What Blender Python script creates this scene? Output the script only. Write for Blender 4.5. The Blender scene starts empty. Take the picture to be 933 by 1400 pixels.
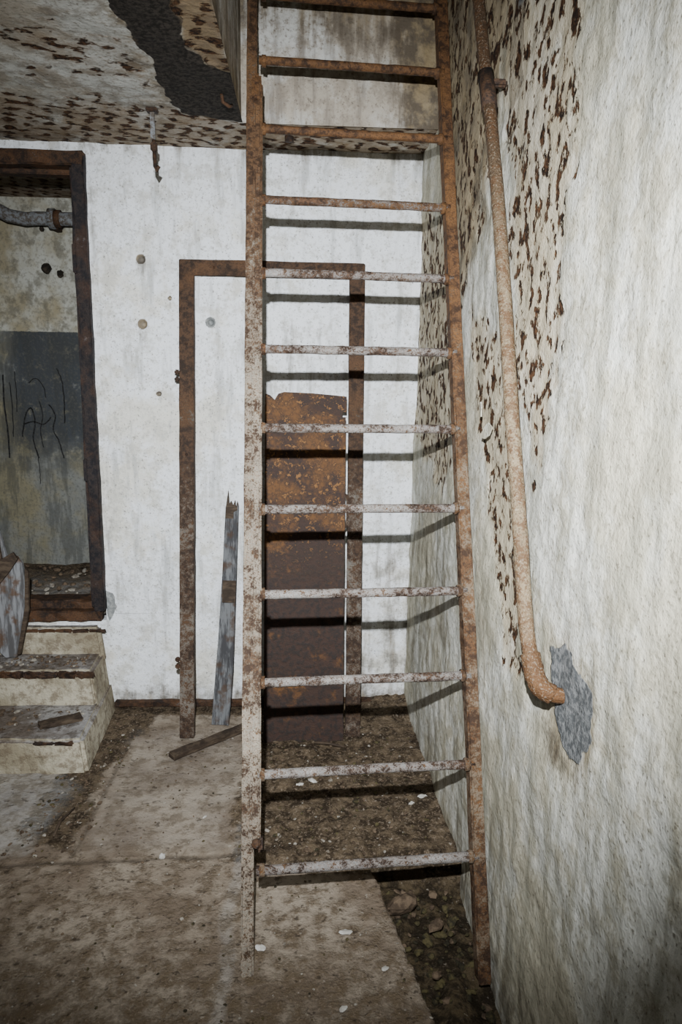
import bpy, bmesh, random
import numpy as np
from math import *
from mathutils import Vector, Matrix, Euler
random.seed(7); RNG=np.random.RandomState(11)
SC=bpy.context.scene
COL=bpy.context.collection

# ------------------------------------------------------------------ helpers
LAT=RNG.rand(8,128,128)
def vnoise(u,v,k=0):
    L=LAT[k%8]; iu=np.floor(u).astype(int); iv=np.floor(v).astype(int)
    fu=u-iu; fv=v-iv; fu=fu*fu*(3-2*fu); fv=fv*fv*(3-2*fv)
    a=L[iu%128,iv%128]; b=L[(iu+1)%128,iv%128]; c=L[iu%128,(iv+1)%128]; d=L[(iu+1)%128,(iv+1)%128]
    return (a*(1-fu)+b*fu)*(1-fv)+(c*(1-fu)+d*fu)*fv
def fbm(u,v,sc,k=0,o=4):
    r=0;a=.5;t=0
    for i in range(o):
        r=r+a*vnoise(u*sc+17.3*i,v*sc+9.1*i,k+i); t+=a; a*=.5; sc*=2.05
    return r/t
def sstep(x,a,b):
    t=np.clip((x-a)/(b-a),0,1); return t*t*(3-2*t)
def poly(u,v,P,soft=.05,jit=.0,k=0):
    """soft inside-mask of a polygon (1 inside)"""
    if jit:
        u=u+(fbm(u,v,14,k,4)-.5)*jit; v=v+(fbm(u,v,14,k+3,4)-.5)*jit
    d=np.full(u.shape,1e9); ins=np.zeros(u.shape,bool)
    n=len(P)
    for i in range(n):
        ax,ay=P[i]; bx,by=P[(i+1)%n]
        ex,ey=bx-ax,by-ay; t=np.clip(((u-ax)*ex+(v-ay)*ey)/(ex*ex+ey*ey),0,1)
        d=np.minimum(d,np.hypot(u-ax-t*ex,v-ay-t*ey))
        c=((ay>v)!=(by>v))&(u<(bx-ax)*(v-ay)/((by-ay) if by!=ay else 1e-9)+ax); ins^=c
    sd=np.where(ins,d,-d)
    return sstep(sd,-soft,soft)
def grid(name,o,du,dv,nu,nv,disp=None,attrs=None,mat=None,keep=None):
    o=np.array(o,float);du=np.array(du,float);dv=np.array(dv,float)
    U,V=np.meshgrid(np.linspace(0,1,nu+1),np.linspace(0,1,nv+1),indexing='ij')
    P=o+U[...,None]*du+V[...,None]*dv; P=P.reshape(-1,3)
    idx=np.arange((nu+1)*(nv+1)).reshape(nu+1,nv+1)
    q=np.stack([idx[:-1,:-1],idx[1:,:-1],idx[1:,1:],idx[:-1,1:]],-1).reshape(-1,4)
    if keep is not None:
        cc=P[q].mean(1); q=q[keep(cc)]
    P0=P.copy()
    if disp is not None: P=P+disp(P0)
    me=bpy.data.meshes.new(name); me.vertices.add(len(P)); me.vertices.foreach_set('co',P.ravel())
    me.loops.add(q.size); me.loops.foreach_set('vertex_index',q.ravel().astype(np.int32))
    me.polygons.add(len(q)); me.polygons.foreach_set('loop_start',np.arange(0,q.size,4,dtype=np.int32))
    me.polygons.foreach_set('loop_total',np.full(len(q),4,np.int32))
    me.update(calc_edges=True); me.validate()
    me.polygons.foreach_set('use_smooth',np.ones(len(q),bool))
    for k,fn in (attrs or {}).items():
        a=me.attributes.new(k,'FLOAT','POINT'); a.data.foreach_set('value',fn(P0).astype(np.float32))
    ob=bpy.data.objects.new(name,me); COL.objects.link(ob)
    if mat: me.materials.append(mat)
    return ob

class B:
    """accumulates bevelled parts into a single mesh object"""
    def __init__(s,name,mats,parent=None):
        s.name=name;s.bm=bmesh.new();s.mats=mats;s.parent=parent
    def _add(s,t,M,mi,smooth=False):
        me=bpy.data.meshes.new('t'); 
        for f in t.faces: f.material_index=mi; f.smooth=smooth
        t.transform(M); t.to_mesh(me); t.free(); s.bm.from_mesh(me); bpy.data.meshes.remove(me)
    def box(s,c,size,rot=None,bev=.003,mi=0,cuts=0,jit=0):
        t=bmesh.new(); bmesh.ops.create_cube(t,size=1)
        bmesh.ops.scale(t,vec=size,verts=t.verts)
        if bev: bmesh.ops.bevel(t,geom=list(t.edges),offset=min(bev,min(size)*.45),segments=2,affect='EDGES')
        if cuts:
            L=max(size); ax=list(size).index(L)
            for i in range(1,cuts):
                co=Vector((0,0,0)); co[ax]=-L/2+L*i/cuts; no=Vector((0,0,0)); no[ax]=1
                bmesh.ops.bisect_plane(t,geom=t.verts[:]+t.edges[:]+t.faces[:],plane_co=co,plane_no=no)
            for v in t.verts: v.co+=Vector((random.uniform(-jit,jit) for _ in range(3)))
        M=Matrix.Translation(c)@(rot if rot is not None else Matrix.Identity(4))
        s._add(t,M,mi); return s
    def tube(s,pts,r,mi=0,n=12,cap=True,jit=0):
        t=bmesh.new(); pts=[Vector(p) for p in pts]; rings=[]; up=None
        for i,p in enumerate(pts):
            d=(pts[min(i+1,len(pts)-1)]-pts[max(i-1,0)]).normalized()
            if up is None: up=d.orthogonal().normalized()
            up=(up-d*up.dot(d)).normalized(); sd=d.cross(up)
            rr=r[i] if isinstance(r,(list,tuple)) else r
            rings.append([t.verts.new(p+(up*cos(2*pi*j/n)+sd*sin(2*pi*j/n))*rr*(1+random.uniform(-jit,jit))) for j in range(n)])
        for a,b in zip(rings,rings[1:]):
            for j in range(n): t.faces.new((a[j],a[(j+1)%n],b[(j+1)%n],b[j]))
        if cap: t.faces.new(rings[0][::-1]); t.faces.new(rings[-1])
        bmesh.ops.recalc_face_normals(t,faces=t.faces)
        s._add(t,Matrix.Identity(4),mi,True); return s
    def prism(s,prof,M,th,mi=0,bev=0.0):
        t=bmesh.new(); a=[t.verts.new((x,0,z)) for x,z in prof]; f=t.faces.new(a)
        r=bmesh.ops.extrude_face_region(t,geom=[f]); vs=[e for e in r['geom'] if isinstance(e,bmesh.types.BMVert)]
        bmesh.ops.translate(t,vec=(0,th,0),verts=vs); bmesh.ops.recalc_face_normals(t,faces=t.faces)
        if bev: bmesh.ops.bevel(t,geom=list(t.edges),offset=bev,segments=1,affect='EDGES')
        s._add(t,M,mi); return s
    def rock(s,c,r,mi=0,sub=1,flat=.6):
        t=bmesh.new(); bmesh.ops.create_icosphere(t,subdivisions=sub,radius=r)
        sx=random.uniform(.6,1.4);sy=random.uniform(.6,1.4)
        for v in t.verts:
            v.co*=random.uniform(.72,1.15); v.co.x*=sx;v.co.y*=sy;v.co.z*=flat
        s._add(t,Matrix.Translation(c)@Euler((random.uniform(-.3,.3),random.uniform(-.3,.3),random.uniform(0,6.3))).to_matrix().to_4x4(),mi); return s
    def done(s):
        me=bpy.data.meshes.new(s.name); s.bm.to_mesh(me); s.bm.free()
        for m in s.mats: me.materials.append(m)
        ob=bpy.data.objects.new(s.name,me); COL.objects.link(ob)
        if s.parent: ob.parent=s.parent
        return ob
def empty(name,loc=(0,0,0)):
    e=bpy.data.objects.new(name,None); COL.objects.link(e); e.empty_display_size=.1; return e

# ------------------------------------------------------------------ shader graph helper
class G:
    def __init__(s,name,rough=.9,spec=.2):
        m=bpy.data.materials.new(name); m.use_nodes=True; s.m=m; s.nt=m.node_tree
        s.b=s.nt.nodes['Principled BSDF']; s.b.inputs['Roughness'].default_value=rough
        s.b.inputs['Specular IOR Level'].default_value=spec
        s.g=s.nt.nodes.new('ShaderNodeNewGeometry').outputs['Position']
    def n(s,t): return s.nt.nodes.new(t)
    def put(s,sock,v):
        if isinstance(v,bpy.types.NodeSocket): s.nt.links.new(v,sock)
        elif isinstance(v,(tuple,list)) and len(v)==3 and len(sock.default_value)==4: sock.default_value=(*v,1)
        else: sock.default_value=v
    def map(s,sc=(1,1,1),rot=(0,0,0),loc=(0,0,0)):
        n=s.n('ShaderNodeMapping'); s.nt.links.new(s.g,n.inputs[0]); n.inputs['Scale'].default_value=sc; n.inputs['Rotation'].default_value=rot; n.inputs['Location'].default_value=loc; return n.outputs[0]
    def noise(s,scale,vec=None,det=4,rough=.55,dist=0,col=False):
        n=s.n('ShaderNodeTexNoise'); s.put(n.inputs['Vector'],vec if vec is not None else s.g)
        n.inputs['Scale'].default_value=scale;n.inputs['Detail'].default_value=min(det,4);n.inputs['Roughness'].default_value=rough;n.inputs['Distortion'].default_value=dist
        return n.outputs['Color' if col else 'Fac']
    def rng(s,v,a,b,c=0.,d=1.,smooth=True):
        n=s.n('ShaderNodeMapRange'); n.interpolation_type='SMOOTHSTEP' if smooth else 'LINEAR'
        s.put(n.inputs[0],v)
        for i,x in enumerate((a,b,c,d)): s.put(n.inputs[i+1],x)
        return n.outputs[0]
    def op(s,o,a,b=0.,c=None):
        n=s.n('ShaderNodeMath'); n.operation=o; s.put(n.inputs[0],a); s.put(n.inputs[1],b)
        if c is not None: s.put(n.inputs[2],c)
        return n.outputs[0]
    def mul(s,a,b): return s.op('MULTIPLY',a,b)
    def add(s,a,b): return s.op('ADD',a,b)
    def mix(s,f,a,b,mode='MIX'):
        n=s.n('ShaderNodeMix'); n.data_type='RGBA'; n.blend_type=mode; n.clamp_factor=True
        s.put(n.inputs[0],f); s.put(n.inputs[6],a); s.put(n.inputs[7],b); return n.outputs[2]
    def attr(s,name):
        n=s.n('ShaderNodeAttribute'); n.attribute_name=name; return n.outputs['Fac']
    def xyz(s,vec=None):
        n=s.n('ShaderNodeSeparateXYZ'); s.put(n.inputs[0],vec if vec is not None else s.g); return n.outputs
    def vadd(s,a,b,k):
        n=s.n('ShaderNodeVectorMath'); n.operation='MULTIPLY_ADD'; s.put(n.inputs[0],a); n.inputs[1].default_value=(k,k,k); s.put(n.inputs[2],b); return n.outputs[0]
    def out(s,col,h=None,strength=.5,dist=.01,rough=None):
        s.put(s.b.inputs['Base Color'],col)
        if rough is not None: s.put(s.b.inputs['Roughness'],rough)
        if h is not None:
            b=s.n('ShaderNodeBump'); b.inputs['Strength'].default_value=strength; b.inputs['Distance'].default_value=dist
            s.put(b.inputs['Height'],h); s.nt.links.new(b.outputs[0],s.b.inputs['Normal'])
        return s.m

def plaster(name,base,warm,grey,wm=(.44,.60),gm=(.46,.64),wamt=.6,gamt=.6,mott=.5,mottc=(.42,.40,.34),kx=.05,ky=.05,axis='x',dots_w=.4,dashrot=(0,0,0),
            patchc=((.20,.21,.21),(.32,.33,.32)),peelc=(.48,.40,.27),bump=.8,peel=True,hthr=(.22,.40),fine=.45):
    """limewashed concrete; attributes: peel, stain, patch"""
    g=G(name,.92,.12)
    n1=g.noise(2.3,rough=.62); n2=g.noise(11,rough=.68); n3=g.noise(65,rough=.7)
    streak=g.noise(5,vec=g.map((3.2,3.2,.45)),rough=.66)
    c=g.mix(g.mul(g.rng(g.add(n1,g.mul(g.add(n2,-.5),.35)),*wm),wamt),base,warm)
    c=g.mix(g.mul(g.rng(streak,*gm),gamt),c,grey)
    c=g.mix(g.mul(g.rng(g.add(n2,g.mul(g.add(n3,-.5),.5)),.46,.64),mott),c,mottc)
    c=g.mix(g.mul(g.rng(n3,.50,.66),.40),c,grey)
    c=g.mix(g.mul(g.rng(g.noise(130,det=1),.66,.74),.55),c,(.10,.08,.06))
    st=g.attr('stain')
    sm=g.rng(g.add(st,g.add(g.mul(g.add(streak,-.5),1.0),g.mul(g.add(n2,-.5),.7))),.28,.85)
    c=g.mix(g.mul(sm,.9),c,g.mix(g.rng(n2,.4,.6),(.24,.18,.095),(.085,.066,.045)))
    pt=g.attr('patch'); pm=g.rng(g.add(pt,g.mul(g.add(n2,-.5),.6)),.45,.55)
    c=g.mix(pm,c,g.mix(g.rng(n3,.4,.6),*patchc))
    h=g.add(g.mul(n3,fine),g.mul(n2,.9)); h=g.add(h,g.mul(pm,.2))
    if peel:
        wv=g.noise(11,det=2,col=True); v=g.vadd(wv,g.map((1,1,1),dashrot),.06)
        x,y,z=g.xyz(v)
        u_,v_=(x,y) if axis=='z' else (y,z)
        dots=g.mul(g.op('SINE',g.mul(u_,2*pi/kx)),g.op('SINE',g.mul(v_,2*pi/ky)))
        pl=g.attr('peel'); pn=g.noise(6,rough=.65)
        pr=g.rng(g.add(pl,g.mul(g.add(pn,-.5),1.8)),.3,.85)
        vec=g.map((1,.85,.62),(.6,0,0)) if axis!='z' else g.map((.6,1.2,1))
        blob=g.add(g.mul(dots,dots_w),g.mul(g.add(g.noise(30,vec=vec,rough=.62),-.5),3.0))
        hole=g.mul(g.rng(blob,*hthr),g.rng(g.add(pr,g.mul(g.add(n2,-.5),1.)),.18,.45))
        c=g.mix(g.mul(pr,.6),c,peelc)
        halo=g.mul(g.rng(blob,-.05,.30),g.mul(pr,.7)); c=g.mix(halo,c,(.22,.13,.06))
        c=g.mix(hole,c,g.mix(g.rng(n3,.4,.6),(.016,.010,.007),(.085,.042,.02)))
        h=g.add(h,g.mul(hole,-1.8))
    return g.out(c,h,bump,.012)
M_back=plaster('wall_back_plaster',(.82,.85,.88),(.66,.62,.49),(.40,.41,.40),wm=(.47,.64),gm=(.50,.67),wamt=.6,gamt=.7,mott=.5,mottc=(.50,.49,.44),peel=False)
M_right=plaster('wall_right_plaster',(.66,.66,.60),(.47,.42,.28),(.27,.26,.20),wm=(.40,.60),gm=(.45,.62),wamt=.65,gamt=.65,mott=.55,mottc=(.34,.31,.23),dots_w=.10,hthr=(.08,.23),fine=.42,bump=.75,patchc=((.085,.09,.092),(.20,.205,.205)))
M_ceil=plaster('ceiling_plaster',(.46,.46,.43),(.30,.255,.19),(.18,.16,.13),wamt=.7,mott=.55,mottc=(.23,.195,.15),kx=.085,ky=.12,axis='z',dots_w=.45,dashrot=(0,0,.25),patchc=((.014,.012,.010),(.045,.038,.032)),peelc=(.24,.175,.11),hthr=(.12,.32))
M_far=plaster('far_plaster',(.50,.50,.44),(.36,.30,.17),(.2,.19,.15),peel=False)
M_shaft=plaster('shaft_concrete',(.56,.56,.53),(.34,.28,.20),(.18,.155,.13),wamt=.7,gamt=.7,mott=.6,mottc=(.28,.24,.19),peel=False)

def floor_mat():
    g=G('floor_concrete_dirt',.95,.12)
    n1=g.noise(3,rough=.65);n2=g.noise(18,rough=.7);n3=g.noise(90,rough=.75)
    con=g.mix(g.rng(n1,.38,.62),(.31,.262,.205),(.175,.136,.10)); con=g.mix(g.mul(g.rng(n2,.47,.62),.6),con,(.115,.087,.06))
    dirt=g.mix(g.rng(n2,.4,.6),(.042,.030,.019),(.135,.10,.064)); dirt=g.mix(g.rng(n3,.52,.66),dirt,(.23,.18,.13))
    d=g.attr('dirt'); dm=g.rng(g.add(d,g.mul(g.add(n2,-.5),.9)),.3,.7)
    c=g.mix(dm,con,dirt)
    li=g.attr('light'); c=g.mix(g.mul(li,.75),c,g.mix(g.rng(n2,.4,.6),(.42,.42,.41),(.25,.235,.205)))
    ln=g.attr('line'); c=g.mix(g.mul(ln,.55),c,(.05,.038,.028))
    pt=g.attr('pit'); c=g.mix(g.mul(pt,.75),c,g.mix(g.rng(n2,.45,.6),(.022,.017,.010),(.075,.056,.030)))
    c=g.mix(g.mul(g.rng(g.noise(45,det=3,rough=.6),.67,.72),.5),c,(.42,.38,.32))
    c=g.mix(g.mul(g.rng(g.noise(30,det=3,rough=.6,vec=g.map((1,1.3,1),loc=(3,1,0))),.60,.68),.65),c,(.03,.022,.016))
    h=g.add(g.mul(n2,.8),g.mul(n3,g.add(.3,g.mul(dm,.8))))
    return g.out(c,h,.85,.012)
M_floor=floor_mat()
def step_mat():
    g=G('step_concrete',.93,.15); n1=g.noise(5,rough=.65);n2=g.noise(25,rough=.7);n3=g.noise(110,det=3)
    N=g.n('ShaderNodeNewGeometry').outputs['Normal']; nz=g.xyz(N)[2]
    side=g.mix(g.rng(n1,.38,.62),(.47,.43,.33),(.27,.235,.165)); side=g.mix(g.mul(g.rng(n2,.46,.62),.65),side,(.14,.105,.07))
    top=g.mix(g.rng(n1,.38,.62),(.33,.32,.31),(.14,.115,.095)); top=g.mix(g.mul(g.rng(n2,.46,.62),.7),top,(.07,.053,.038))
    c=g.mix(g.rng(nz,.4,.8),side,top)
    return g.out(c,g.add(n2,g.mul(n3,.4)),.8,.012)
M_step=step_mat()
def rust(name,paint=.5,pc=(.42,.39,.35),dark=(.045,.025,.017),mid=(.13,.07,.038),org=(.24,.12,.05),sc=1.,rough=.75,ztop=None,zbot=None):
    g=G(name,rough,.3); n1=g.noise(6*sc,rough=.65);n2=g.noise(42*sc,rough=.72);n3=g.noise(190*sc,det=3,rough=.7)
    c=g.mix(g.rng(n2,.40,.58),dark,mid); c=g.mix(g.mul(g.rng(n1,.48,.62),.6),c,org); c=g.mix(g.mul(g.rng(n3,.50,.62),.6),c,dark)
    f=g.add(g.mul(n1,.30),g.add(g.mul(n2,.45),g.mul(n3,.40)))
    if ztop: f=g.add(f,g.rng(g.xyz()[2],ztop[0],ztop[1],0.,ztop[2]))
    t=.72-.3*paint
    pm=g.rng(f,t-.045,t+.045)
    pcol=g.mix(g.rng(n2,.4,.60),pc,tuple(x*.55 for x in pc)); pcol=g.mix(g.mul(g.rng(n3,.47,.62),.6),pcol,(.12,.062,.030))
    c=g.mix(pm,c,pcol)
    return g.out(c,g.add(g.add(n2,g.mul(n3,.6)),g.mul(pm,.5)),.9,.004)
M_ladL=rust('ladder_flaked_paint',.56,(.36,.32,.255),dark=(.032,.017,.009),mid=(.105,.056,.027),org=(.165,.085,.035),ztop=(1.5,2.5,-.13))
M_ladR=rust('ladder_rusted',.43,(.28,.225,.16),dark=(.032,.016,.008),mid=(.115,.055,.022),org=(.18,.085,.030),ztop=(1.0,2.4,-.11))
M_rung=rust('rung_paint_rust',.53,(.36,.35,.335),dark=(.027,.015,.009),mid=(.105,.052,.025),org=(.16,.08,.03),sc=1.2,ztop=(1.7,2.4,-.09))
M_frame=rust('frame_rust',.40,(.24,.225,.195),dark=(.024,.014,.009),mid=(.068,.037,.020),org=(.11,.055,.025),ztop=(.9,1.9,-.12))
M_door=rust('doorframe_dark',.12,(.2,.2,.22),dark=(.008,.007,.009),mid=(.026,.019,.017),org=(.055,.028,.016))
M_iron=rust('iron_dark',.1,(.25,.24,.23),dark=(.018,.011,.008),mid=(.060,.031,.016),org=(.11,.05,.02))
def pipe_mat():
    g=G('pipe_painted_rust',.7,.3); n1=g.noise(14,rough=.7);n2=g.noise(60,rough=.75);n3=g.noise(200,det=3); z=g.xyz()[2]
    pc=g.mix(g.rng(z,1.5,2.3),(.19,.145,.088),(.048,.027,.013)); pc=g.mix(g.rng(z,1.15,.92),pc,(.10,.046,.016))
    c=g.mix(g.mul(g.rng(g.add(g.mul(n2,.7),g.mul(n1,.45)),.52,.64),.85),pc,(.072,.034,.013)); c=g.mix(g.mul(g.rng(n3,.54,.65),.4),c,(.28,.24,.185)); c=g.mix(g.mul(g.rng(n2,.44,.36),.6),c,(.032,.018,.009))
    return g.out(c,g.add(n2,g.mul(n3,.6)),1.,.006)
M_pipe=pipe_mat()
def panel_mat():
    g=G('panel_rust',.7,.3); n1=g.noise(7,rough=.7);n2=g.noise(48,rough=.7);n3=g.noise(180,det=3); z=g.xyz()[2]
    up=g.rng(z,.66,1.05)
    org=g.mix(g.rng(n2,.4,.60),(.12,.053,.016),(.048,.024,.011)); dk=g.mix(g.rng(n2,.42,.62),(.036,.019,.013),(.019,.013,.011))
    f=g.rng(g.add(g.mul(up,.12),n1),.54,.70)
    c=g.mix(f,dk,org); fl=g.mul(g.rng(g.add(n2,g.mul(n3,.25)),.68,.76),g.mul(up,.8)); c=g.mix(fl,c,(.25,.115,.034))
    return g.out(c,g.add(n2,g.mul(n3,.4)),.8,.004)
M_panel=panel_mat()
def wood(name,a,b,c3,vec=(12,12,1.2),rough=.8):
    g=G(name,rough,.2); n=g.noise(4,vec=g.map(vec),rough=.7);n2=g.noise(14)
    c=g.mix(g.rng(n,.40,.60),a,b); c=g.mix(g.mul(g.rng(n2,.5,.64),.8),c,c3)
    return g.out(c,n,.6,.004)
M_plank=wood('plank_grey',(.14,.145,.15),(.045,.045,.048),(.06,.036,.022))
M_stick=wood('stick_wood',(.085,.062,.042),(.04,.028,.02),(.025,.018,.013),(3,3,12))
M_board=wood('board_wood',(.22,.225,.235),(.08,.078,.078),(.09,.048,.024))
def plain(name,a,b,sc=30,h=.5):
    g=G(name,.9,.2); n=g.noise(sc,rough=.7); return g.out(g.mix(g.rng(n,.4,.6),a,b),n,h,.006)
M_chip=plain('chip_plaster',(.32,.295,.25),(.16,.135,.105)); M_rub=plain('rubble_brown',(.14,.10,.066),(.06,.042,.028)); M_moss=plain('rubble_dark',(.085,.07,.032),(.028,.024,.015))
M_chipw=plain('chip_white',(.60,.59,.56),(.42,.40,.36))
M_dark=plain('cavity',(.045,.034,.024),(.016,.013,.010))
M_steel=plain('bracket_steel',(.20,.21,.22),(.09,.075,.06),60)
def far_mat():
    g=G('far_wall_painted',.85,.25); n1=g.noise(3.2,rough=.65);n2=g.noise(12,rough=.7);n3=g.noise(70,det=3); x,y,z=g.xyz()
    up=g.mix(g.rng(n1,.40,.62),(.42,.42,.37),(.28,.245,.16)); up=g.mix(g.mul(g.rng(n2,.47,.62),.65),up,(.13,.12,.09))
    up=g.mix(g.mul(g.rng(n3,.5,.64),.35),up,(.10,.09,.07))
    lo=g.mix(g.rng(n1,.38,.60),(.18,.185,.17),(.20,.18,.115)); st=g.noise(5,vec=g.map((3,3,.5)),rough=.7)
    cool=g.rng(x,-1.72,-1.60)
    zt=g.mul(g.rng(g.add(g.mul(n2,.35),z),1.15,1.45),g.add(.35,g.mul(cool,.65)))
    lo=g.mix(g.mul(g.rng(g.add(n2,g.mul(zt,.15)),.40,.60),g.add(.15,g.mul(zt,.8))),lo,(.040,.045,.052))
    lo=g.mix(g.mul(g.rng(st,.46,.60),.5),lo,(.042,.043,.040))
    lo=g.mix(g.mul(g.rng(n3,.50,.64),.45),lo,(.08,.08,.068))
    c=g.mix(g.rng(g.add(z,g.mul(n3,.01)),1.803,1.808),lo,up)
    return g.out(c,g.add(n2,g.mul(n3,.4)),.7,.01)
M_farwall=far_mat()
M_black=plain('black_paint',(.012,.012,.012),(.03,.03,.03))

# ------------------------------------------------------------------ dimensions
D=3.189; H=2.506; XW=.486; SK=.0267
def wx(y): return XW+SK*(D-y)
zero=lambda P:np.zeros(len(P))
# right wall ----------------------------------------------------------------
PA=[(2.07,2.60),(1.497,2.40),(1.497,2.03),(1.508,1.745),(1.518,1.428),(1.598,1.299),(1.69,1.376),(1.807,1.603),(1.925,1.978)]
PB=[(2.297,1.77),(1.886,1.699),(1.787,1.43),(1.659,1.126),(1.588,.874),(1.73,.825),(2.117,1.411)]
PC=[(3.25,2.25),(2.673,2.167),(2.446,1.456),(2.538,1.156),(2.984,1.267),(3.25,1.4)]
PD=[(3.0,3.2),(1.95,3.2),(2.05,2.2),(2.35,1.8),(2.75,2.2)]
def r_peel(P):
    y,z=P[:,1],P[:,2]
    return np.clip(np.maximum.reduce([poly(y,z,PA,.08,.16)*.88,poly(y,z,PB,.06,.12,2)*.85,poly(y,z,PC,.08,.14,4)*1.0,poly(y,z,PD,.1,.15,5)*.65]),0,1)
PP=[(1.44,.985),(1.34,1.02),(1.21,.985),(1.17,.92),(1.24,.84),(1.30,.82),(1.37,.89)]
def r_patch(P):
    y,z=P[:,1],P[:,2]
    return np.maximum(poly(y,z,PP,.03,.08),poly(y,z,[(2.0,2.8),(1.86,2.8),(1.86,2.28),(1.97,2.22)],.04,.05)*.8)
def r_stain_tone(P):
    y,z=P[:,1],P[:,2]
    s=.38*poly(y,z,[(3.3,1.2),(2.3,1.0),(2.0,.3),(2.0,-.1),(3.3,-.1)],.25)
    s=np.maximum(s,.90*poly(y,z,PD,.2)); s=np.maximum(s,.34*r_peel(P)); s=np.maximum(s,.12)
    s=np.maximum(s,.50*sstep(z,.35,-.05)); s=np.maximum(s,.38*sstep(y,1.35,.7)*sstep(z,1.3,.4)); s=np.maximum(s,.26*sstep(y,1.2,.7))  # wall tone also darkens toward the floor and the near end
    s=np.maximum(s,.65*poly(y,z,[(1.46,1.06),(1.36,1.08),(1.20,1.03),(1.12,.92),(1.22,.76),(1.40,.74),(1.46,.9)],.06,.05)); return s
def r_disp(P):
    y,z=P[:,1],P[:,2]; n=(fbm(y,z,3,1)-.5)*.02+(fbm(y,z,22,2)-.5)*.009
    n=n*sstep(z,3.4,3.2)+r_peel(P)*.006
    o=np.zeros_like(P); o[:,0]=SK*(D-y)+n; return o
grid('wall_right',(XW,D+.02,-.2),(0,-3.4,0),(0,0,3.9),340,390,r_disp,{'peel':r_peel,'stain':r_stain_tone,'patch':r_patch},M_right)
# back wall -------------------------------------------------------------------
HOLES=[(-.719,2.059,.014),(-.720,1.789,.015),(-.426,1.801,.013),(-.60,1.90,.006),(-.66,1.49,.008)]
def b_stain_holes(P):
    x,z=P[:,0],P[:,2]
    s=.65*sstep(z,.22,.02); s=np.maximum(s,.45*poly(x,z,[(.1,.75),(.6,.9),(.6,-.1),(.1,-.1)],.15))
    s=np.maximum(s,.30*poly(x,z,[(-.2,1.9),(.15,1.9),(.1,1.5),(-.2,1.4)],.12)); s=np.maximum(s,.36*sstep(x,-.82,-.93)); s=np.maximum(s,.45*sstep(z,2.40,2.51)); s=np.maximum(s,.22*sstep(z,1.0,.4))
    for i,(hx,hz,hr) in enumerate(HOLES):
        if i!=2: s=np.maximum(s,1.8*sstep(np.hypot(x-hx,z-hz),hr*1.7,hr*1.0)); s=np.maximum(s,.42*sstep(np.hypot(x-hx,(z-hz+.03)*.5),hr*2.6,hr*.9))  # hole darkness is painted into the colour, with a brown run below
    return s
def b_disp(P):
    x,z=P[:,0],P[:,2]; o=np.zeros_like(P); o[:,1]=(fbm(x,z,3,3)-.5)*.016+(fbm(x,z,20,4)-.5)*.006
    for hx,hz,hr in HOLES: o[:,1]+=.03*sstep(np.hypot(x-hx,z-hz),hr*1.5,hr*.5)
    return o
def b_patch(P):
    x,z=P[:,0],P[:,2]; s=poly(x,z,[(-.95,.58),(-.905,.57),(-.885,.50),(-.93,.42)],.02,.04)
    hx,hz,hr=HOLES[2]; return np.maximum(s,sstep(np.hypot(x-hx,z-hz),hr*2.0,hr*1.5))
grid('wall_back',(-.935,D,-.1),(1.47,0,0),(0,0,2.62),260,440,b_disp,{'peel':zero,'stain':b_stain_holes,'patch':b_patch},M_back)
b=B('wall_back_lintel',[M_back]); b.box((-1.46,D+.07,2.497),(1.10,.14,.05),bev=0); b.box((-2.0,D+.07,1.2),(.36,.14,2.65),bev=0); b.box((-1.46,D+.12,.20),(1.10,.22,.47),bev=0)
b.box((-.87,D+.11,1.2),(.11,.12,2.6),bev=0); b.done()
# ceiling -----------------------------------------------------------------------
HX=-.255; HY0=1.2; HY1=2.87
PCe=[(-.55,1.7),(-.52,2.05),(-.475,2.35),(-.50,2.55),(-.46,2.80),(-.22,2.88),(-.22,2.45),(-.31,2.38),(-.36,2.25),(-.37,1.7)]
PCb=[(-.37,1.6),(-.37,2.25),(-.31,2.40),(-.24,2.5),(-.24,1.6)]
def c_peel(P):
    x,y=P[:,0],P[:,1]
    s=np.maximum.reduce([sstep(y,2.50,2.85)*.75,poly(x,y,[(-.95,2.1),(-.95,2.5),(-.5,2.6),(-.47,2.25),(-.62,2.2)],.08,.1)*.55,poly(x,y,PCb,.03,.04)])
    return s*(1-.95*poly(x,y,PCe,.02))
def c_stain(P):
    x,y=P[:,0],P[:,1]; return np.maximum.reduce([.5*sstep(y,2.5,3.1),.9*poly(x,y,PCb,.03,.04),.25+0*x,.5*sstep(x,-.8,-1.6),.5*poly(x,y,[(-.6,1.7),(-.6,2.6),(-.4,2.9),(-.3,1.7)],.1,.1)])
def c_patch(P): return poly(P[:,0],P[:,1],PCe,.03,.07)
def c_disp(P):
    x,y=P[:,0],P[:,1]; o=np.zeros_like(P); o[:,2]=(fbm(x,y,3,5)-.5)*.02+(fbm(x,y,18,6)-.5)*.008+.006*c_peel(P); o[:,2]*=sstep(np.abs(x-HX),0,.04); return o
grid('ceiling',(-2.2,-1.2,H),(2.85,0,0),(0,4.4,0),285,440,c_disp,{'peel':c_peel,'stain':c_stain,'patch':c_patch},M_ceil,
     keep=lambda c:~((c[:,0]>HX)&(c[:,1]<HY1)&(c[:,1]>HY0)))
def s_stain(P):
    return np.clip(.15+.45*sstep(P[:,2],2.70,2.95)+.6*(fbm(P[:,0]+P[:,1],P[:,2],4,2)-.4)+.7*sstep(P[:,0],.28,.45),0,1)
def sl_stain(P): return np.clip(.45+.6*(fbm(P[:,1],P[:,2],5,2)-.4)+.4*sstep(P[:,2],2.62,2.5),0,1)
def s_disp(P):
    o=np.zeros_like(P); o[:,1]=(fbm(P[:,0],P[:,2],5,2)-.5)*.03*sstep(P[:,2],H,H+.1); return o
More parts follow.
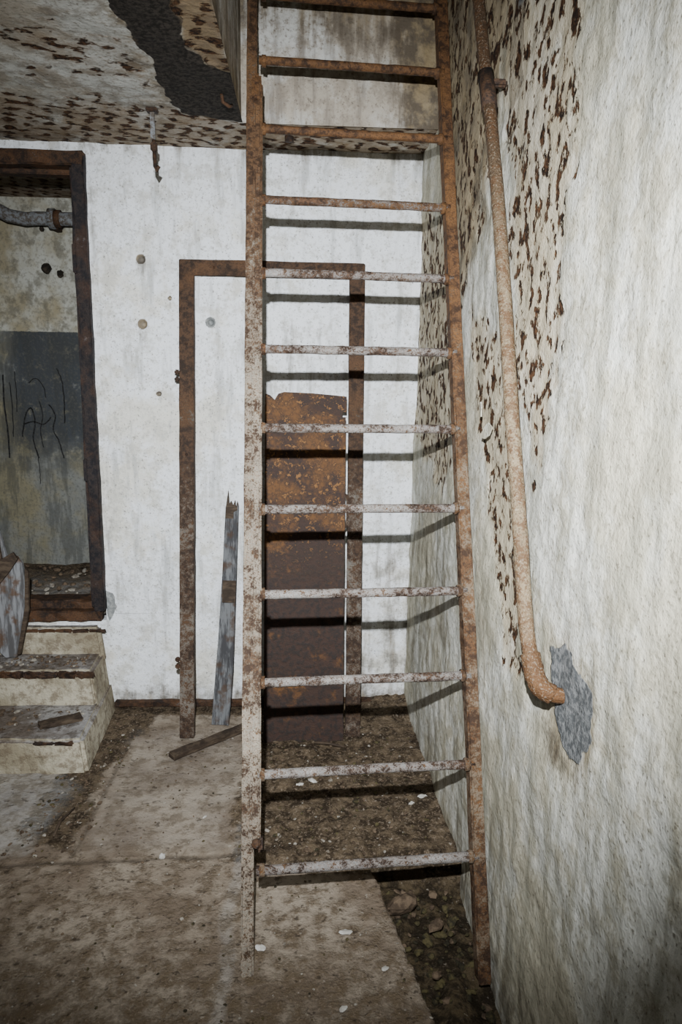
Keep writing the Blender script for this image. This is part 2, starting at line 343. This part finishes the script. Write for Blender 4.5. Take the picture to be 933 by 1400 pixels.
grid('wall_shaft_back',(HX-.01,HY1,H-.001),(.80,0,0),(0,0,1.3),80,130,s_disp,{'stain':s_stain,'patch':zero},M_shaft)
grid('wall_shaft_left',(HX,HY0,H-.001),(0,1.67,0),(0,0,1.3),100,80,None,{'stain':sl_stain,'patch':zero},M_shaft)
b=B('trim_shaft_beam',[M_iron,M_shaft]); b.box((.13,HY1-.02,2.985),(.70,.05,.05),bev=.004); b.box((.13,2.2,3.83),(.80,1.6,.06),bev=0,mi=1); b.box((.13,HY0-.03,3.15),(.80,.05,1.3),bev=0,mi=1); b.done()
# floor ---------------------------------------------------------------------------
PIT=[(.20,2.10),(.235,1.98),(.335,1.458),(.42,1.1),(.70,1.1),(.70,2.02),(.42,2.06)]
DIRT=[(-.27,3.3),(-.24,2.05),(.2,1.98),(.7,2.0),(.7,3.3)]
def f_pit(P): return poly(P[:,0],P[:,1],PIT,.010,.03)
def f_dirt(P):
    x,y=P[:,0],P[:,1]
    s=np.maximum.reduce([poly(x,y,DIRT,.04,.08)*.95,poly(x,y,[(-1.0,3.3),(-.62,3.3),(-.80,2.6),(-.78,2.1),(-.98,2.2)],.05,.08)*.9,f_pit(P),sstep(y,3.02,3.16)*.9])
    return np.maximum(s,.38+.20*sstep(y,2.1,1.2)-1.0*(y>2.11))
def f_line(P):
    x,y=P[:,0],P[:,1]; j=(fbm(x,y,9,2)-.5)*.03
    return np.clip(np.maximum.reduce([sstep(np.abs(y-2.115+j-.05*x),.014,.003)*(x<-.1),sstep(np.abs(x+.775+j-.02*(y-2)),.012,.003)*(y>2.1)*(y<3.0)*.8]),0,1)
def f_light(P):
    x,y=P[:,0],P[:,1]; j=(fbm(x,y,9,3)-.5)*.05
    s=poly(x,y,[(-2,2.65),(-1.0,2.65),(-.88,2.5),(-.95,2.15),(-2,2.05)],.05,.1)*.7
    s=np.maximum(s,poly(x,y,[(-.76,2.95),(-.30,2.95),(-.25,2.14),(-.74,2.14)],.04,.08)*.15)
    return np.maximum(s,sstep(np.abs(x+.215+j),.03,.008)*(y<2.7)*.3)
def f_disp(P):
    x,y=P[:,0],P[:,1]; o=np.zeros_like(P); d=poly(x,y,DIRT,.05,.08)
    z=(fbm(x,y,3,1)-.5)*.012+(fbm(x,y,26,2)-.5)*.006
    z+=d*(.006+(fbm(x,y,12,4)-.45)*.035+(fbm(x,y,50,5)-.5)*.016)
    z+=sstep(y,2.9,3.19)*sstep(x,.1,.45)*.05
    p=f_pit(P); z=z*(1-p)+p*(-.105+(fbm(x,y,14,3)-.5)*.06); z-=f_line(P)*.004
    o[:,2]=z; return o
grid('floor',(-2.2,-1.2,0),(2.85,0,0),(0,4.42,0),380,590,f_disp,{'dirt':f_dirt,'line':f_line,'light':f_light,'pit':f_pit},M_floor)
b=B('wall_left',[M_back]); b.box((-2.23,1.0,1.25),(.06,4.5,2.7),bev=0); b.done()
b=B('wall_front',[M_back]); b.box((-.8,-1.2,1.25),(3.0,.06,2.7),bev=0); b.done()
b=B('wall_right_near',[M_right]); b.box((.66,-.65,1.25),(.06,1.1,2.7),bev=0); b.done()
b=B('baseboard_back',[M_iron]); b.box((-.60,D-.020,.030),(.62,.030,.03),bev=.006,cuts=14,jit=.003); b.box((.02,D-.018,.035),(.6,.028,.03),bev=.006,cuts=14,jit=.003); b.done()

# ------------------------------------------------------------------ far room through the doorway
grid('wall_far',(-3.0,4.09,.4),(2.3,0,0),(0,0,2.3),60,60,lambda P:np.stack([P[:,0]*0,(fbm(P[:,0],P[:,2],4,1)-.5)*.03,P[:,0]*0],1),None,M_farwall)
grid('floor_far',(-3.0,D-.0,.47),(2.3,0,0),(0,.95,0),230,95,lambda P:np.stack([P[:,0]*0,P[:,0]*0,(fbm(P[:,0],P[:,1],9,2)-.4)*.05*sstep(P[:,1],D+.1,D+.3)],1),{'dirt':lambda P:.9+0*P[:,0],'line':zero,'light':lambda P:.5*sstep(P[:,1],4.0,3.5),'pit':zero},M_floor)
grid('ceiling_far',(-3.0,D,2.50),(2.3,0,0),(0,.95,0),60,30,None,{'peel':lambda P:.8+0*P[:,0],'stain':lambda P:.5+0*P[:,0],'patch':zero},M_ceil)
b=B('wall_far_side',[M_far]); b.box((-.75,3.68,1.5),(.05,.9,2.2),bev=0); b.box((-2.9,3.68,1.5),(.05,.9,2.2),bev=0); b.done()
b=B('conduit_pipe',[M_steel,M_iron])
b.tube([(-1.95,3.98,2.455),(-1.85,3.98,2.455),(-1.72,3.98,2.45),(-1.65,3.97,2.42),(-1.57,3.97,2.38),(-1.48,3.97,2.365),(-1.42,3.97,2.37),(-1.1,3.97,2.37),(-.79,3.97,2.37)],.035,n=16)
b.tube([(-1.36,3.97,2.37),(-1.33,3.97,2.37)],.052,n=16); b.tube([(-1.33,3.97,2.37),(-1.30,3.97,2.37)],.045,n=16,mi=1)
b.box((-1.34,4.02,2.37),(.03,.08,.10),mi=1); b.done()
b=B('wall_hole_smudges',[M_dark,M_farwall])
for x,z,r in ((-1.43,2.135,.028),(-1.355,2.11,.020),(-1.44,2.34,.014)):
    b.rock((x,4.078,z),r,mi=0,sub=2,flat=1.1)  # dark lumps stand for holes and smudges; hollow shade is only their colour
b.done()
b=B('wall_graffiti',[M_black])
def stroke(pts,w):
    for (x0,z0),(x1,z1) in zip(pts,pts[1:]):
        L=hypot(x1-x0,z1-z0); b.box(((x0+x1)/2,4.069,(z0+z1)/2),(w,.004,L+w*.6),rot=Matrix.Rotation(atan2(x1-x0,z1-z0),4,'Y'),bev=.001)
def curve(pts,w):
    P=[Vector((x,0,z)) for x,z in pts]; o=[]
    for i in range(len(P)-1):
        p0,p1,p2,p3=P[max(i-1,0)],P[i],P[i+1],P[min(i+2,len(P)-1)]
        for j in range(5):
            t=j/5; q=.5*((2*p1)+(p2-p0)*t+(2*p0-5*p1+4*p2-p3)*t*t+(3*p1-p0-3*p2+p3)*t**3); o.append((q.x+random.uniform(-.002,.002),q.z))
    o.append((P[-1].x,P[-1].z)); stroke(o,w)
curve([(-1.70,1.56),(-1.702,1.40),(-1.693,1.25),(-1.695,1.10)],.008); curve([(-1.665,1.52),(-1.66,1.38),(-1.664,1.22)],.005)
curve([(-1.635,1.58),(-1.632,1.47),(-1.636,1.36)],.004)
curve([(-1.615,1.22),(-1.59,1.34),(-1.555,1.38),(-1.54,1.30),(-1.555,1.20),(-1.53,1.10)],.007)
curve([(-1.60,1.29),(-1.55,1.305),(-1.49,1.29),(-1.45,1.33)],.006)
curve([(-1.51,1.42),(-1.495,1.34),(-1.512,1.25),(-1.50,1.16)],.005); curve([(-1.455,1.40),(-1.425,1.34),(-1.44,1.26),(-1.41,1.19),(-1.39,1.10)],.006)
curve([(-1.56,1.52),(-1.52,1.545),(-1.48,1.50),(-1.47,1.44)],.004); curve([(-1.40,1.60),(-1.375,1.52),(-1.37,1.40),(-1.375,1.30)],.006); curve([(-1.535,1.12),(-1.53,1.02),(-1.532,.95)],.003)
b.done()
b=B('rubble_in_doorway',[M_chip,M_rub])
for i in range(90):
    x=random.uniform(-1.8,-1.0); y=random.uniform(3.38,4.0); b.rock((x,y,.485),random.uniform(.006,.022),mi=random.choice([0,1,1,1]))
b.done()

# doorway frame
e=empty('door_frame')
b=B('right_post',[M_door],e)
b.box((-.957,D+.0,1.475),(.052,.07,1.97),bev=.006,cuts=24,jit=.003); b.box((-.990,D+.05,1.475),(.022,.10,1.95),bev=.004,cuts=24,jit=.002)
b.box((-.985,D-.025,2.05),(.02,.03,.12),bev=.004); b.box((-.985,D-.025,1.15),(.02,.03,.10),bev=.004)
b.done()
b=B('head',[M_iron],e); b.box((-1.44,D,2.445),(1.02,.07,.06),bev=.006,cuts=16,jit=.003); b.box((-1.44,D+.06,2.405),(1.0,.06,.02),bev=.004); b.done()
b=B('left_post',[M_door],e); b.box((-1.90,D,1.475),(.06,.07,1.97),bev=.006,cuts=16,jit=.003); b.done()
b=B('sill',[M_iron,M_step],e); b.box((-1.44,D-.005,.465),(.98,.05,.05),bev=.006,cuts=20,jit=.004); b.box((-1.44,D+.09,.50),(.98,.10,.045),bev=.006,cuts=20,jit=.004); b.done()

# steps -----------------------------------------------------------------------------
def stepblock(bld,x1,y0,z0,z1,x1b):
    t=bmesh.new()
    bmesh.ops.create_cube(t,size=1)
    for v in t.verts:
        y=y0 if v.co.y<0 else D-.004
        x=-2.15 if v.co.x<0 else (x1 if y==y0 else x1b)
        z=z0 if v.co.z<0 else z1
        if z==z1 and x>-2: x-=.02
        v.co=(x,y,z)
    bmesh.ops.bevel(t,geom=list(t.edges),offset=.014,segments=3,affect='EDGES')
    for i in range(1,40):
        bmesh.ops.bisect_plane(t,geom=t.verts[:]+t.edges[:]+t.faces[:],plane_co=(-2.15+i*.033,0,0),plane_no=(1,0,0))
    for v in t.verts:
        k=fbm(np.array([v.co.x]),np.array([v.co.y+v.co.z]),12,2)[0]-.5
        if v.co.y<D-.1: v.co.y+=k*.025
        v.co.z+=k*.014*(v.co.z>z0+.05)
    bld._add(t,Matrix.Identity(4),0)
e=empty('concrete_steps')
b=B('treads',[M_step],e); stepblock(b,-.868,2.615,-.02,.137,-.905); stepblock(b,-.915,2.93,.10,.293,-.93); stepblock(b,-.935,3.13,.25,.42,-.94); b.done()
b=B('nosing',[M_iron],e)
for i in range(16):
    x=-2.1+i*.076
    b.box((x,2.922,.283),(.078,.02,.026),bev=.005,cuts=3,jit=.005)
    if i not in (9,12,13): b.box((x,2.612,.128),(.078,.014,.014),bev=.005,cuts=3,jit=.004)
    if i>4: b.box((x,3.122,.410),(.078,.014,.014),bev=.005,cuts=3,jit=.003)
b.done()
b=B('step_debris',[M_chip,M_rub,M_stick],e)
for i in range(200):
    k=random.random(); x=random.uniform(-1.5,-.95)
    if k<.5: b.rock((x,random.uniform(2.70,2.90),.141),random.uniform(.004,.013),mi=random.choice([0,1,1]))
    else: b.rock((x-.03,random.uniform(2.97,3.1),.297),random.uniform(.004,.012),mi=random.choice([0,1,1]))
b.box((-1.02,2.76,.150),(.17,.06,.016),rot=Euler((0,0,.5)).to_matrix().to_4x4(),bev=.004,mi=2,cuts=6,jit=.003)
b.done()

# ------------------------------------------------------------------ leaning steel door surround
def lean(y0,y1,ztop):
    a=atan2(y1-y0,ztop); return Matrix.Translation((0,y0,0))@Matrix.Rotation(-a,4,'X')
M=lean(2.865,3.15,2.055); L=hypot(2.055,.285)
e=empty('leaning_steel_frame')
def chan(bld,x0,x1,za,zb,M):
    w=x1-x0; c=(x0+x1)/2; R4=M.to_3x3().to_4x4()
    for bx,sz in (((c,0,(za+zb)/2),(w,.006,zb-za)),((x0+.003,.018,(za+zb)/2),(.006,.036,zb-za)),((x1-.003,.018,(za+zb)/2),(.006,.036,zb-za))):
        bld.box(M@Vector(bx),sz,rot=R4,bev=.002,cuts=30,jit=.0012)
b=B('left_stile',[M_frame,M_iron],e); chan(b,-.549,-.487,.01,L,M)
for z in (1.57,1.60,.33,.36): b.box(M@Vector((-.556,-.006,z)),(.022,.022,.02),bev=.005,mi=1)
for z in (.15,.75,1.25,1.72): b.tube([M@Vector((-.518,-.007,z)),M@Vector((-.518,-.002,z))],.006,n=10,mi=1)
b.done()
b=B('right_stile',[M_frame,M_iron],e); chan(b,.178,.243,.01,L,M)
for z in (.2,.35,.8,1.25,1.72): b.tube([M@Vector((.21,-.007,z)),M@Vector((.21,-.002,z))],.007,n=10,mi=1)
b.prism([(.165,.93),(.182,.95),(.182,1.08),(.165,1.09),(.172,1.05),(.172,.98)],M@Matrix.Translation((0,-.002,0)),.005,mi=0)
b.done()
b=B('head_rail',[M_frame,M_iron],e)
b.box(M@Vector((-.153,-.004,L-.033)),(.785,.008,.066),rot=M.to_3x3().to_4x4(),bev=.002,cuts=12,jit=.001); b.box(M@Vector((-.153,.014,L-.003)),(.785,.036,.006),rot=M.to_3x3().to_4x4(),bev=.002)
for x in (-.4,-.15,.08): b.tube([M@Vector((x,-.011,L-.033)),M@Vector((x,-.006,L-.033))],.006,n=10,mi=1)
b.done()

M2=lean(2.835,3.045,1.5); L2=1.52
b=B('rusty_steel_door_panel',[M_panel,M_iron])
pr=[(-.180,.0),(.165,.0),(.165,.80),(.160,.80),(.160,.815),(.165,.815),(.165,1.42),(.150,1.42),(.150,1.44),(.168,1.44),(.168,L2-.012),(.10,L2-.006),(.02,L2),(-.10,L2+.004),(-.125,L2-.004),(-.14,L2-.03),(-.16,L2-.01),(-.180,L2-.004)]
b.prism(pr,M2,.003)
b.box(M2@Vector((.163,.012,.72)),(.004,.028,1.36),rot=M2.to_3x3().to_4x4(),bev=.001)
b.box(M2@Vector((-.179,.012,.74)),(.004,.028,1.46),rot=M2.to_3x3().to_4x4(),bev=.001)
b.box(M2@Vector((.062,-.004,.52)),(.010,.008,1.0),rot=M2.to_3x3().to_4x4(),bev=.003)
b.box(M2@Vector((.078,-.002,.98)),(.006,.006,.95),rot=M2.to_3x3().to_4x4(),bev=.002)
for z in (.08,.8,1.4): b.box(M2@Vector((-.01,.012,z)),(.33,.018,.02),rot=M2.to_3x3().to_4x4(),bev=.002)
b.box(M2@Vector((.142,-.006,.06)),(.05,.010,.10),rot=M2.to_3x3().to_4x4(),bev=.003,mi=0)
b.done()

M3=Matrix.Translation((-.385,3.00,0))@Matrix.Rotation(.035,4,'Y')@Matrix.Rotation(-.135,4,'X')
b=B('splintered_plank',[M_plank,M_stick])
b.prism([(-.045,0),(.035,.0),(.045,.25),(.045,.62),(.043,1.01),(.036,1.03),(.031,1.00),(.026,1.035),(.018,1.01),(.008,1.03),(0,1.015),(-.006,1.075),(-.012,1.02),(-.016,1.0),(-.02,.7),(-.028,.4)],M3,.018,bev=.002)
b.prism([(.018,.005),(.034,.0),(.044,.25),(.044,.62),(.042,.99),(.022,.98),(.024,.6)],M3@Matrix.Translation((0,-.012,0)),.011,bev=.002)
b.box(M3@Vector((.015,-.016,.62)),(.06,.008,.10),rot=M3.to_3x3().to_4x4(),bev=.002,mi=1)
b.prism([(-.016,.95),(.04,.95),(.036,1.03),(.031,1.00),(.026,1.035),(.018,1.01),(.008,1.03),(0,1.015),(-.006,1.08),(-.012,1.02)],M3@Matrix.Translation((0,-.004,0)),.004,mi=1)
b.done()
a=Vector((-.553,2.698,.018)); c_=Vector((-.27,2.945,.022)); d=c_-a
b=B('floor_batten',[M_stick]); b.box((a+c_)/2,(d.length,.045,.022),rot=Matrix.Rotation(atan2(d.y,d.x),4,'Z'),bev=.003,cuts=12,jit=.002); b.done()
b=B('twig',[M_stick]); b.tube([(.04,2.80,.02),(.10,2.78,.026),(.17,2.76,.02)],.006,n=8); b.tube([(-.86,2.20,.01),(-.865,2.28,.012),(-.84,2.36,.012)],[.004,.006,.003],n=8); b.done()
M4=Matrix.Translation((-1.34,3.07,.30))@Matrix.Rotation(-.06,4,'X')
b=B('broken_board',[M_board,M_stick])
b.prism([(-.02,.0),(.03,.005),(.075,.20),(.082,.36),(.07,.44),(.045,.47),(.02,.42),(.0,.48),(-.03,.62),(-.04,.52),(-.10,.60),(-.13,.25),(-.07,.05)],M4,.02,bev=.002)
b.prism([(-.12,.30),(-.08,.28),(.02,.40),(.06,.46),(.04,.49),(-.01,.46),(-.03,.62),(-.05,.58),(-.06,.46)],M4@Matrix.Translation((0,-.02,0)),.018,mi=1,bev=.002)
b.prism([(.035,.02),(.05,.02),(.095,.22),(.10,.40),(.085,.42),(.078,.24)],M4@Matrix.Translation((0,-.01,0)),.02,bev=.002,mi=1)
b.done()
b=B('ceiling_hook',[M_steel,M_iron])
b.box((-.565,2.772,H-.002),(.04,.04,.012),mi=1); b.box((-.565,2.772,H-.06),(.016,.008,.13),bev=.002)
b.tube([(-.562,2.770,H-.10),(-.560,2.770,H-.19),(-.553,2.765,H-.205),(-.545,2.765,H-.19)],.007,n=10,mi=1); b.box((-.561,2.766,H-.125),(.024,.02,.03),mi=1,bev=.004); b.done()
b=B('rebar_stub',[M_iron]); b.tube([(-.30,2.62,H+.01),(-.295,2.62,H-.02),(-.275,2.63,H-.03),(-.268,2.65,H-.02)],.006,n=8); b.tube([(-.08,3.03,H+.01),(-.08,3.03,H-.012)],.018,n=10); b.done()

# ------------------------------------------------------------------ ladder
BASE=Vector((-.1196,1.711,.2419)); UX=Vector((.99735,.0728,0)); UP=Vector((-.0145,.3394,.9406)).normalized()
NN=UX.cross(UP).normalized()
if NN.y>0: NN=-NN
W=.5977
ML=Matrix(((UX.x,-NN.x,UP.x,BASE.x),(UX.y,-NN.y,UP.y,BASE.y),(UX.z,-NN.z,UP.z,BASE.z),(0,0,0,1)))
lz=lambda z:(z-BASE.z)/UP.z
RL=ML.to_3x3().to_4x4()
e=empty('steel_ladder')
def bar(bld,x0,x1,y0,y1,za,zb,mi=0,bev=.004,cuts=40,jit=.0012):
    bld.box(ML@Vector(((x0+x1)/2,(y0+y1)/2,(za+zb)/2)),(abs(x1-x0),abs(y1-y0),zb-za),rot=RL,bev=bev,mi=mi,cuts=cuts,jit=jit)
top=lz(3.14)
b=B('left_stile',[M_ladL,M_ladR,M_iron],e)
bar(b,-.052,-.018,-.008,.006,lz(-.012),top)
bar(b,-.047,-.041,.0,.035,lz(.25),top)
bar(b,-.030,.000,-.022,-.004,lz(.305),lz(2.50),bev=.008)
bar(b,-.006,.000,-.018,.030,lz(.305),lz(2.50))
bar(b,-.034,-.004,-.026,-.006,lz(2.43),lz(2.535),mi=1,bev=.009,cuts=8)
bar(b,-.012,.006,-.02,.012,lz(.29),lz(.33),mi=2,bev=.006,cuts=3); b.tube([ML@Vector((-.012,-.034,lz(.315))),ML@Vector((-.012,-.010,lz(.315)))],.012,n=8,mi=2)
b.done()
b=B('right_stile',[M_ladR,M_ladL],e)
bar(b,W,W+.036,-.014,-.004,lz(-.07),top); bar(b,W,W+.007,-.010,.034,lz(-.06),top)
b.done()
for i in range(12):
    b=B('rung_%d'%(i+1),[M_rung,M_ladR],e); z=.25*i; pts=[]
    n=22; sag=random.uniform(-.002,.002)
    for j in range(n+1):
        t=j/n; pts.append(ML@Vector((-.012+t*(W+.028),-.002+random.uniform(-.0006,.0006),z+sag*4*t*(1-t)+random.uniform(-.0006,.0006))))
    b.tube(pts,.0135,n=14,jit=.05,mi=0 if i<9 else 1)
    for x in (.004,W-.006): b.tube([ML@Vector((x-.007,0,z)),ML@Vector((x+.007,0,z))],.0185,n=12,jit=.1,mi=1)
    b.done()

# ------------------------------------------------------------------ wall pipe
pp=[(2.62,3.70,.455),(2.30,3.02,.457),(2.118,2.587,.459),(1.971,2.296,.4635),(1.841,2.033,.467),(1.731,1.775,.470),(1.622,1.502,.473),(1.524,1.279,.475),(1.442,1.075,.477),(1.395,.995,.479)]
pts=[Vector((x,y,z)) for y,z,x in pp]
def cr(P,k=6):
    o=[]
    for i in range(len(P)-1):
        p0,p1,p2,p3=P[max(i-1,0)],P[i],P[i+1],P[min(i+2,len(P)-1)]
        for j in range(k):
            t=j/k; o.append(.5*((2*p1)+(p2-p0)*t+(2*p0-5*p1+4*p2-p3)*t*t+(3*p1-p0-3*p2+p3)*t**3))
    o.append(P[-1]); return o
tail=[Vector((.484,1.368,.955)),Vector((.494,1.352,.936)),Vector((.514,1.345,.926)),Vector((.56,1.34,.922))]
b=B('wall_pipe',[M_pipe,M_iron])
b.tube(cr(pts+tail),.0165,n=18,jit=.04)
b.tube(cr([pts[-1],*tail[:3]],5),.0215,n=16,jit=.06)
b.tube([Vector((.4625,2.005,2.36)),Vector((.4635,1.971,2.296)),Vector((.4645,1.955,2.26))],.021,n=16,mi=1,jit=.04)
b.box((.492,1.985,2.33),(.045,.02,.02),mi=1,bev=.005)
b.done()
b=B('plaster_flake',[M_right,M_iron])
for (y,z,s,rz) in ((2.02,1.49,.035,-.5),(1.95,1.43,.04,.5)):
    pr=[(-s,-.2*s),(-.3*s,-.5*s),(.5*s,-.4*s),(s,0),(.4*s,.35*s),(-.5*s,.4*s)]
    b.prism(pr,Matrix.Translation((wx(y)-.016,y,z))@Matrix.Rotation(pi/2+rz*.3,4,'Z')@Matrix.Rotation(rz,4,'Y'),.004,mi=0)
b.done()

# ------------------------------------------------------------------ floor debris
b=B('floor_rubble',[M_chip,M_rub,M_moss,M_chipw])
def inpit(x,y): return poly(np.array([x]),np.array([y]),PIT,.001)[0]>.5
for i in range(1500):
    k=random.random()
    if k<.5: x=random.uniform(-.22,.46); y=random.uniform(2.05,3.1); r=random.uniform(.002,.008)*(1.6 if random.random()<.06 else 1); mi=random.choice([0,1,1,1,1,1,2,2])
    elif k<.68: x=random.uniform(-1.0,-.75); y=random.uniform(2.1,3.1); r=random.uniform(.003,.009); mi=random.choice([0,1,1,1,1,2])
    else: x=random.uniform(-1.0,.35); y=random.uniform(1.35,2.9); r=random.uniform(.0015,.0055); mi=random.choice([0,1,1,2])
    if inpit(x,y): continue
    if x<-.86 and y>2.6: continue
    b.rock((x,y,.004+(.008 if k<.5 else 0)),r,mi=mi,flat=.55)
for (x,y,r) in ((-.47,2.09,.010),(-.36,2.30,.008),(.03,2.52,.024),(.12,1.75,.015),(-.12,1.70,.011),(.22,1.62,.008),(.44,2.40,.024),(.40,2.36,.016),(-.02,2.50,.013),(.1,1.5,.010),(.02,1.45,.008)):
    b.rock((x,y,.008),r,mi=3,sub=2,flat=.4)
for i in range(260):
    x=random.uniform(.24,.50); y=random.uniform(1.2,2.05)
    if inpit(x,y): b.rock((x,y,-.098),random.uniform(.004,.018),mi=random.choice([1,2,2,2]),flat=.6)
for (x,y,r) in ((.31,1.93,.05),(.40,1.84,.025),(.37,1.66,.02)): b.rock((x,y,-.055),r,mi=1,sub=2,flat=.5)
b.done()

# ------------------------------------------------------------------ camera
f,p,yw,rl=958.99,.1863,.0497,.0161; h=1.564
F=Vector((sin(yw)*cos(p),cos(yw)*cos(p),-sin(p))); R0=Vector((cos(yw),-sin(yw),0)); U0=R0.cross(F)
R=R0*cos(rl)+U0*sin(rl); U=-R0*sin(rl)+U0*cos(rl)
cd=bpy.data.cameras.new('camera'); cd.sensor_fit='VERTICAL'; cd.sensor_height=36; cd.sensor_width=24; cd.lens=36*f/1400; cd.clip_start=.02
cam=bpy.data.objects.new('camera',cd); COL.objects.link(cam)
cam.matrix_world=Matrix(((R.x,U.x,-F.x,0),(R.y,U.y,-F.y,0),(R.z,U.z,-F.z,h),(0,0,0,1))); SC.camera=cam
ld=bpy.data.lights.new('flash','SPOT'); ld.energy=740; ld.spot_size=radians(88); ld.spot_blend=1.0; ld.shadow_soft_size=.012; ld.color=(.94,.97,1)
lo=bpy.data.objects.new('flash_light',ld); COL.objects.link(lo); lo.location=(-.05,.0,h+.27)
tgt=Vector((.04,2.6,1.20)); lo.rotation_euler=(tgt-lo.location).to_track_quat('-Z','Y').to_euler()
w=bpy.data.worlds.new('world'); SC.world=w; w.use_nodes=True; w.node_tree.nodes['Background'].inputs[0].default_value=(.8,.88,1,1); w.node_tree.nodes['Background'].inputs[1].default_value=.04
